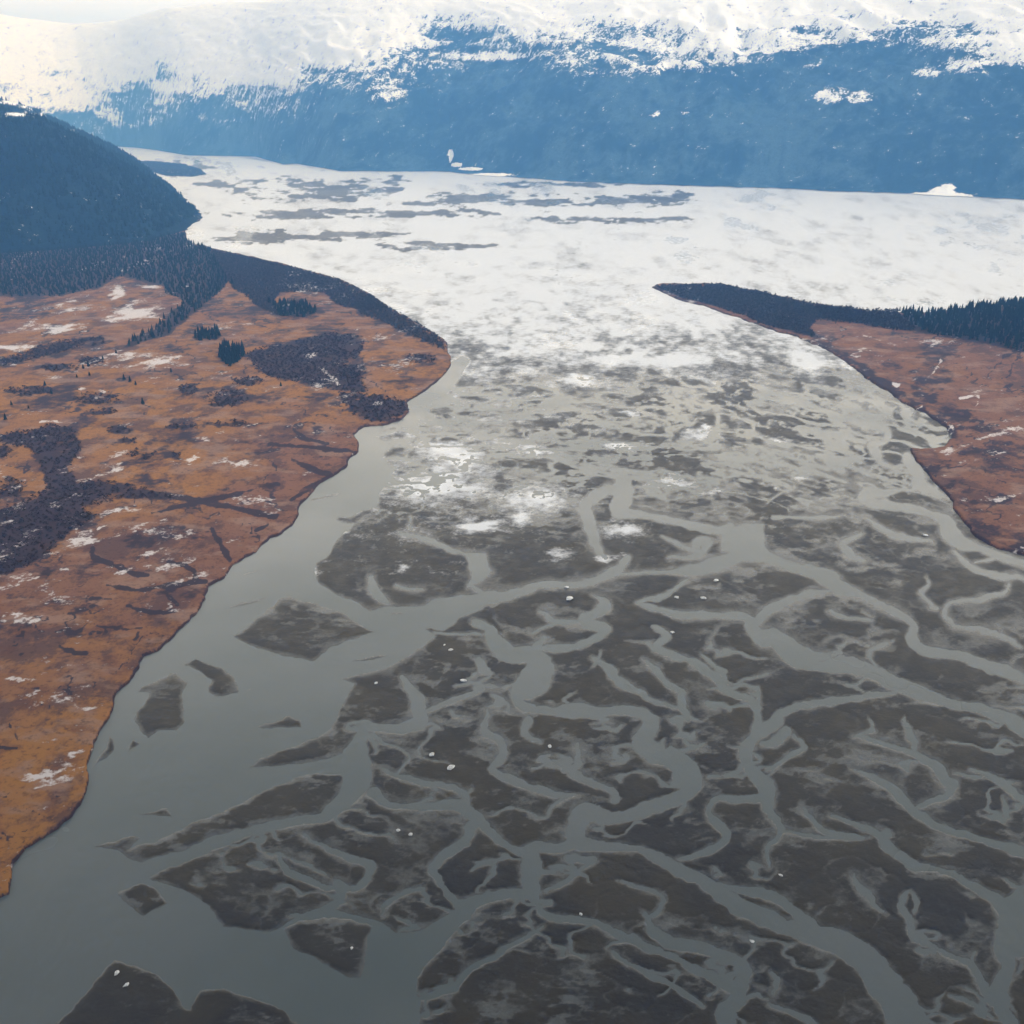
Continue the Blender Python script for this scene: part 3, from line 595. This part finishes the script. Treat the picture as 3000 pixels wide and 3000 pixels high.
# ------------------------------------------------------------------ trees
def conifer(tiers, spokes, seed):
    """a spruce of height 1: ragged drooping skirts round a stem; returns verts, tris"""
    r = np.random.default_rng(seed)
    vv, ff = [], []
    for i in range(tiers):
        f = i / tiers
        zt = 1 - (1 - f) ** 1.0 * .0 - 0
        top = .22 + .78 * (i + 1) / tiers + (.03 if i < tiers - 1 else 0)
        bot = .10 + .80 * i / tiers
        rr = .20 * (1 - f) ** .85 + .02
        c = len(vv); vv.append((r.normal(0, .006), r.normal(0, .006), min(top + .05, 1)))
        a0 = r.uniform(0, 6.28)
        for k in range(spokes * 2):
            a = a0 + math.pi * k / spokes
            q = rr * (r.uniform(.85, 1.25) if k % 2 == 0 else r.uniform(.45, .6))
            vv.append((q * math.cos(a), q * math.sin(a), bot + (0 if k % 2 == 0 else .05) + r.uniform(-.025, .025)))
        n = spokes * 2
        for k in range(n): ff.append((c, c + 1 + k, c + 1 + (k + 1) % n))
    return np.array(vv), np.array(ff)

def bush(seed, n=26):
    """a shrub: many leaf-sized tris spread through a low dome"""
    r = np.random.default_rng(seed); vv, ff = [], []
    for i in range(n):
        a, el, q = r.uniform(0, 6.28), r.uniform(.05, 1.45), r.uniform(.45, 1) * .6
        p = np.array([q * math.cos(a) * math.cos(el), q * math.sin(a) * math.cos(el), .08 + .92 * math.sin(el) * r.uniform(.5, 1)])
        c = len(vv)
        for k in range(3): vv.append(p + r.normal(0, .16, 3))
        ff.append((c, c + 1, c + 2))
    return np.array(vv), np.array(ff)

def scatter(name, protos, pts, hts, mat, wid=1.0):
    """one mesh of many copies (for woods nobody could count)"""
    vs_, fs_, off = [], [], 0
    idx = rng.integers(0, len(protos), len(pts)); ang = rng.uniform(0, 6.28, len(pts))
    for pi, (pv, pf) in enumerate(protos):
        m = np.where(idx == pi)[0]
        if not len(m): continue
        c, s = np.cos(ang[m])[:, None], np.sin(ang[m])[:, None]
        h = hts[m][:, None]
        w = h * wid * rng.uniform(.8, 1.25, (len(m), 1))
        X = (pv[None, :, 0] * c - pv[None, :, 1] * s) * w + pts[m, 0:1]
        Y = (pv[None, :, 0] * s + pv[None, :, 1] * c) * w + pts[m, 1:2]
        Z = pv[None, :, 2] * h + pts[m, 2:3]
        vs_.append(np.stack([X, Y, Z], -1).reshape(-1, 3))
        fs_.append((pf[None] + (np.arange(len(m)) * len(pv))[:, None, None] + off).reshape(-1, 3))
        off += len(m) * len(pv)
    return mesh_np(name, np.concatenate(vs_), np.concatenate(fs_), mat, smooth=False)

def fill(poly, spacing, margin=0.0, jit=.5, seed=1, clip=None):
    """ground points spread through a survey polygon at a spacing in metres"""
    g = np.array([[float(q) for q in ground(u, v)] for u, v in poly])
    r = np.random.default_rng(seed)
    X, Y = np.meshgrid(np.arange(g[:, 0].min(), g[:, 0].max(), spacing), np.arange(g[:, 1].min(), g[:, 1].max(), spacing))
    X = X.ravel() + r.uniform(-jit, jit, X.size) * spacing; Y = Y.ravel() + r.uniform(-jit, jit, Y.size) * spacing
    m = poly_sd(X, Y, [tuple(q) for q in g]) > margin
    X, Y = X[m], Y[m]
    u, v = survey(X, Y, np.zeros_like(X))
    m = (u > -110) & (u < 1110)
    X, Y, u, v = X[m], Y[m], u[m], v[m]
    return np.stack([X, Y, height_at(u, v) - .3], -1), u, v

hi = [conifer(7, 7, s) for s in range(3)]
lo = [conifer(4, 5, 20 + s) for s in range(4)]
vlo = [conifer(2, 4, 40 + s) for s in range(4)]
bs = [bush(60 + s) for s in range(5)]

hi_me, trunk_me, lo_me = [], [], []
def crown_mesh(name, vf):
    o = mesh_np(name, vf[0], vf[1], M_SPRUCE, smooth=False); me = o.data
    bpy.data.objects.remove(o); return me
for i, vf in enumerate(hi): hi_me.append(crown_mesh('spruce_crown', vf))
for i, vf in enumerate(lo): lo_me.append(crown_mesh('spruce_crown', vf))
ta = np.linspace(0, 2 * math.pi, 7)[:-1]
tv = np.concatenate([np.stack([.022 * np.cos(ta), .022 * np.sin(ta), ta * 0 - .02], -1), np.stack([.006 * np.cos(ta), .006 * np.sin(ta), ta * 0 + .8], -1)])
tf = np.array([(k, (k + 1) % 6, 6 + (k + 1) % 6, 6 + k) for k in range(6)])
to = mesh_np('spruce_trunk', tv, tf, M_BARK); TRUNK = to.data; bpy.data.objects.remove(to)

def spruce(u, v, h, label, group=None, var=0, wid=1.0):
    x, y = ground(u, v)
    e_ = bpy.data.objects.new('spruce_tree', None); COL.objects.link(e_)
    e_.location = (float(x), float(y), float(height_at(u, v)) - .2)
    e_.rotation_euler = (0, 0, random.uniform(0, 6.28)); e_.scale = (h * wid, h * wid, h)
    e_.empty_display_size = .2
    tag(e_, label, 'tree', group)
    for n, me in (('crown', hi_me[var % 3]), ('trunk', TRUNK)):
        c = bpy.data.objects.new(n, me); COL.objects.link(c); c.parent = e_
    return e_

LONE = [(140,398,8.5,'lone dark spruce standing in open ochre grass with nothing else tall near it'),
 (6,413,8,'dark spruce at the left edge of the photo, lowest of the scattered marsh trees'),
 (44.6,380,7,'slim dark spruce just above a shorter spruce on the left marsh'),
 (51,388,6,'short dark spruce just below a slimmer spruce on the left marsh'),
 (12,399,6,'dark bushy spruce above the lowest left-edge marsh tree'),
 (28.5,402,4,'very small dark spruce alone between bigger scattered marsh trees'),
 (75.7,372,5,'small spruce left of a pair of dark shrubby spruces'),
 (88,370,6,'small spruce below the dark double clump in the left marsh'),
 (82,363,7,'broad dark spruce, left tree of a dark double clump'),
 (87,361,8,'broad dark spruce, right tree of a dark double clump'),
 (101,354,6,'small spruce on the purple marsh below the long dark tree belt'),
 (114,348,6,'spruce just beyond the lower end of the long dark tree belt'),
 (121.6,374,8,'tallest dark spruce, left end of a row of three in ochre grass'),
 (127.5,376,8,'middle dark spruce of a row of three in ochre grass'),
 (133,379,6,'short spruce, right end of a row of three in ochre grass'),
 (167.6,366,6,'small lone spruce on a brown slope left of the navy clump'),
 (274.6,380,6,'small spruce beside the dark thicket near the river point'),
 (227,279,13,'pale tall spruce rising at the tip of the orange clearing')]
for i, (u, v, h, lb) in enumerate(LONE): spruce(u, v, h, lb, 'scattered spruces on the left marsh', i, 1.25)

cand = []                                                   # (survey height, point, h, group)
def gather(poly, spacing, h0, h1, grp, seed, margin=0):
    p, u, v = fill(poly, spacing, margin, seed=seed)
    h = np.random.default_rng(seed).uniform(h0, h1, len(p))
    for a, b, c, d in zip(p, h, u, v):
        cand.append((b * (d - 104) if -5 < c < 1005 else 0, a, b, grp))
gather(CLUMPS[0], 7, 8, 12, 'clump_a', 1); gather(CLUMPS[1], 6.5, 10, 15, 'clump_b', 2)
gather(CLUMPS[3], 9, 9, 13, 'clump_d', 4)
RW_CUT = [(872, 303), (900,308),(950,302),(1010,298),(1120,294),(1400,292),(1400,470),(1100,386),(1000,354),(970,347),(942,339),(910,331),(892,322)]
gather(RW_CUT, 8.5, 7, 16, 'right', 5, 2)
gather([p for p in FOREST_LEFT if p[0] < 232], 10.0, 5, 12, 'left', 6, 2)
cand.sort(key=lambda q: -q[0])
LBL = {'clump_a': ('navy spruce in the upper small clump where orange and purple marsh meet', 'spruces of the upper small clump'),
       'clump_b': ('navy spruce in the lower small clump on the left marsh', 'spruces of the lower small clump'),
       'clump_d': ('dark spruce in the oval grove beside the pale clearing', 'spruces of the oval grove'),
       'right': ('near black spruce in the front rows of the dense right bank wood', 'front row spruces of the right wood'),
       'left': ('dark spruce along the front of the wood below the left hill', 'front spruces of the left wood')}
quota = 272; n_ind = 0; rest = []
always = {'clump_a', 'clump_b', 'clump_d'}
for q in sorted(cand, key=lambda q: (q[3] not in always, -q[0])):
    if n_ind < quota and q[0] > 0:
        o = bpy.data.objects.new('spruce_tree', lo_me[n_ind % 4]); COL.objects.link(o)
        o.location = tuple(q[1]); o.scale = (q[2] * random.uniform(.85, 1.2), q[2] * random.uniform(.85, 1.2), q[2]); o.rotation_euler = (0, 0, random.uniform(0, 6.28))
        tag(o, LBL[q[3]][0], 'tree', LBL[q[3]][1]); n_ind += 1
    else: rest.append(q)
for key, nm, lb in (('right', 'forest', 'dense near black spruce wood filling the right bank'), ('left', 'forest', 'dense dark wood on the flat below the left hill')):
    rr = [q for q in rest if q[3] == key]
    if rr: tag(scatter(nm, lo, np.array([q[1] for q in rr]), np.array([q[2] for q in rr]), M_SPRUCE), lb, 'forest', kind='stuff')

# wood on the hill
m = (hsd > 12) & (hu > -60) & (hu < 210)
xs_, ys_ = hx[m], hy[m]
n_h = 26000
pick = rng.integers(0, len(xs_), n_h)
jx, jy = xs_[pick] + rng.uniform(-7, 7, n_h), ys_[pick] + rng.uniform(-7, 7, n_h)
pz = hill_z[m][pick] - 2
hsn = hs[m][pick]
ok = rng.uniform(0, 1, n_h) > hsn * 1.3
tag(scatter('forest', vlo, np.stack([jx, jy, pz], -1)[ok], rng.uniform(6, 19, n_h)[ok], M_SPRUCE, 1.3), 'dark conifer wood covering the left hill', 'forest', kind='stuff')

# bare alder woods and thickets
p, u, v = fill([p for p in FOREST_LEFT if p[0] > 200], 5.0, seed=12)
tag(scatter('thicket', bs, p, rng.uniform(2, 4.5, len(p)), M_ALDER, 1.2), 'low dark scrub between the left wood and the river', 'thicket', kind='stuff')
p, u, v = fill([(796, 300), (848, 305), (874, 305), (894, 324), (880, 325), (840, 318), (805, 314)], 5.0, seed=13)
tag(scatter('thicket', bs, p, rng.uniform(3, 7, len(p)), M_BUSH, 1.0), 'dark scrub where the right spit meets the conifer wood', 'thicket', kind='stuff')
p, u, v = fill([(126,158),(150,158),(180,161),(196,166),(201,171),(186,173),(162,172),(140,166)], 13.0, seed=14)
p[:, 2] = 0
tag(scatter('thicket', bs, p, rng.uniform(5, 9, len(p)), M_ALDER, 1.6), 'low dark scrub spit in the far river beyond the left hill', 'thicket', kind='stuff')
p, u, v = fill(SPIT_WOOD, 5.5, seed=8)
tag(scatter('thicket', bs, p, rng.uniform(2.5, 6, len(p)), M_ALDER, 1.2), 'bluish bare alder thicket on the pointed right spit', 'thicket', kind='stuff')
p, u, v = fill(SHORE_BAND, 5.0, seed=9)
tag(scatter('thicket', bs, p, rng.uniform(1.8, 4, len(p)), M_ALDER, 1.3), 'bluish bare alder band edging the left river point', 'thicket', kind='stuff')
pp = []
for i, P in enumerate(DARK[:4]):
    q, u, v = fill(P, 5.0, seed=20 + i)
    kk = fbm(q[:, 0] / 30, q[:, 1] / 30, 3, 130) > .28
    pp.append(q[kk])
for x, y, rx, ry in DARK_E[:18]:
    q, u, v = fill([(x + rx * math.cos(a), y + ry * math.sin(a)) for a in np.linspace(0, 6.28, 14)[:-1]], 5.0, seed=int(x))
    kk = fbm(q[:, 0] / 30, q[:, 1] / 30, 3, 131) > .28
    pp.append(q[kk])
pp = np.concatenate(pp)
tag(scatter('thicket', bs, pp, rng.uniform(1.2, 3.0, len(pp)), M_BUSH, 1.5), 'low dark brush patches across the brown left marsh', 'thicket', kind='stuff')

# ------------------------------------------------------------------ stranded ice chunks on the mud
def mat_ice():
    t = NT('stranded_ice')
    c = t.mix(t.rng(t.noise(2.2, 5), 0.35, 0.7), (0.40, 0.41, 0.42), (0.80, 0.82, 0.83))
    t.bump(t.noise(3.0, 5), .15, .6)
    return t.set(Base_Color=c, Roughness=0.45)
M_ICE = mat_ice()
def ice_mesh(seed):
    import bmesh
    r = np.random.default_rng(seed)
    bm = bmesh.new(); bmesh.ops.create_icosphere(bm, subdivisions=3, radius=1)
    pl = [(Vector(r.normal(0, 1, 3)).normalized(), r.uniform(.55, .85)) for _ in range(9)]
    for q in bm.verts:
        for n_, d_ in pl:
            k_ = q.co.dot(n_)
            if k_ > d_: q.co -= n_ * (k_ - d_)
        q.co += q.co * (.10 * (r.uniform() - .5))
        q.co.z *= .55
    me = bpy.data.meshes.new('ice_chunk'); bm.to_mesh(me); bm.free(); me.materials.append(M_ICE)
    return me
ICE_ME = [ice_mesh(s) for s in range(4)]
CHUNKS = [(114,951,1.6,'white ice chunk on the bottom left mud bar, upper of two'),
 (123,962.5,1.7,'white ice chunk on the bottom left mud bar, lower flatter one of two'),
 (389,811,1.6,'left of two close white ice chunks on a mud bar in lower middle'),
 (401,815,1.7,'right of two close white ice chunks on a mud bar in lower middle'),
 (343.5,926.5,1.0,'tiny ice chunk on the wedge shaped mud island at lower middle'),
 (367.5,667.5,2.0,'bright round ice chunk on the mud tip beside the wide left channel'),
 (440.5,635,2.2,'flat ice chunk, right of two, on mud south of the main channel'),
 (434,630,1.4,'small ice chunk, left of two, on mud south of the main channel'),
 (453,665,2.6,'long white ice chunk at the head of a small creek in mid mud'),
 (422,737.5,2.4,'pale ice chunk on the mud bar right of the wide creek mouth'),
 (441,750,3.0,'largest pale ice slab lying on mud between two creeks near the middle'),
 (567,893,1.3,'small ice chunk on dark mud above a thin curving creek, low in the middle'),
 (556,585.5,4.0,'cluster sized white ice slab on mud just below the main channel'),
 (553,574,2.6,'white ice chunk at the very edge of the main channel'),
 (661,584,2.6,'round white ice chunk on the mud bar below the big pool'),
 (686.5,584.5,2.8,'pale ice chunk on the same bar right of a round white one'),
 (699,567.5,2.8,'ice chunk near the top edge of the bar below the big pool'),
 (656.5,618,2.2,'small ice chunk beside a hooked creek in the central mud'),
 (537,729,1.9,'small ice chunk below a rounded puddle in central mud'),
 (762,855,1.4,'tiny ice chunk near short bright rills at lower right'),
 (734,919.5,1.4,'tiny ice chunk on the broad dark bar above the big lower right channel'),
 (903,523,3.0,'ice chunk left of the orange right bank on grey mud')]
for i, (u, v, r_, lb) in enumerate(CHUNKS):
    o = bpy.data.objects.new('ice_chunk', ICE_ME[i % 4]); COL.objects.link(o)
    x, y = ground(u, v)
    o.location = (float(x), float(y), max(float(height_at(u, v)), 0.05) + .25 * r_ * .55)
    r_ *= .62
    o.scale = (r_ * random.uniform(1.0, 1.4), r_ * random.uniform(.8, 1.1), r_ * random.uniform(.7, 1.0)); o.rotation_euler = (0, 0, random.uniform(0, 6.28))
    tag(o, lb, 'ice chunk', 'ice chunks stranded on the mud')

# ------------------------------------------------------------------ unseen cloudlike blocker added overhead to darken the near flats
def shade_cloud(name, cx, cy, cz, ax, ay, az, seed):
    import bmesh
    bm = bmesh.new(); bmesh.ops.create_icosphere(bm, subdivisions=5, radius=1)
    co = np.array([q.co[:] for q in bm.verts])
    n_ = fbm(co[:, 0] * 2 + seed, co[:, 1] * 2 + co[:, 2] * 1.3, 5, seed)
    k_ = .75 + .5 * n_
    for q, f in zip(bm.verts, k_): q.co = (q.co.x * f * ax, q.co.y * f * ay, q.co.z * f * az)
    me = bpy.data.meshes.new(name); bm.to_mesh(me); bm.free()
    me.polygons.foreach_set('use_smooth', [True] * len(me.polygons))
    t = NT('shade_cloud_vapour'); t.set(Base_Color=(0.8, 0.8, 0.82), Roughness=1.0)
    me.materials.append(t.m)
    o = bpy.data.objects.new(name, me); COL.objects.link(o); o.location = (cx, cy, cz)
    return tag(o, 'unseen grey cloudlike mass added overhead to shade the near river flats', 'shade_cloud', kind='stuff')
CL_Z = 1700.0
cd = (CL_Z) / math.tan(rad(SUN_EL))
shade_cloud('shade_cloud', cd * math.sin(rad(SUN_AZ)), cd * math.cos(rad(SUN_AZ)) - 290, CL_Z, 2400, 780, 180, 7)

# ------------------------------------------------------------------ air
hb = (-9500, 9500, -2000, 11800, -1.0, 1170.0)
hvx = np.array([(x, y, zz) for zz in hb[4:6] for y in hb[2:4] for x in hb[0:2]], float)
hfx = np.array([(0, 2, 3, 1), (4, 5, 7, 6), (0, 1, 5, 4), (2, 6, 7, 3), (0, 4, 6, 2), (1, 3, 7, 5)])
hm_ = bpy.data.materials.new('blue_haze'); hm_.use_nodes = True
hn = hm_.node_tree.nodes; hn.clear()
ho = hn.new('ShaderNodeOutputMaterial'); hp = hn.new('ShaderNodeVolumePrincipled')
hp.inputs['Color'].default_value = (0.17, 0.46, 1.0, 1)
hp.inputs['Absorption Color'].default_value = (1, 1, 1, 1)
hp.inputs['Density'].default_value = 1.35e-4
hp.inputs['Anisotropy'].default_value = 0.0
hm_.node_tree.links.new(hp.outputs[0], ho.inputs['Volume'])
tag(mesh_np('haze', hvx, hfx, hm_, smooth=False), 'thin blue haze hanging over the whole valley', kind='stuff')
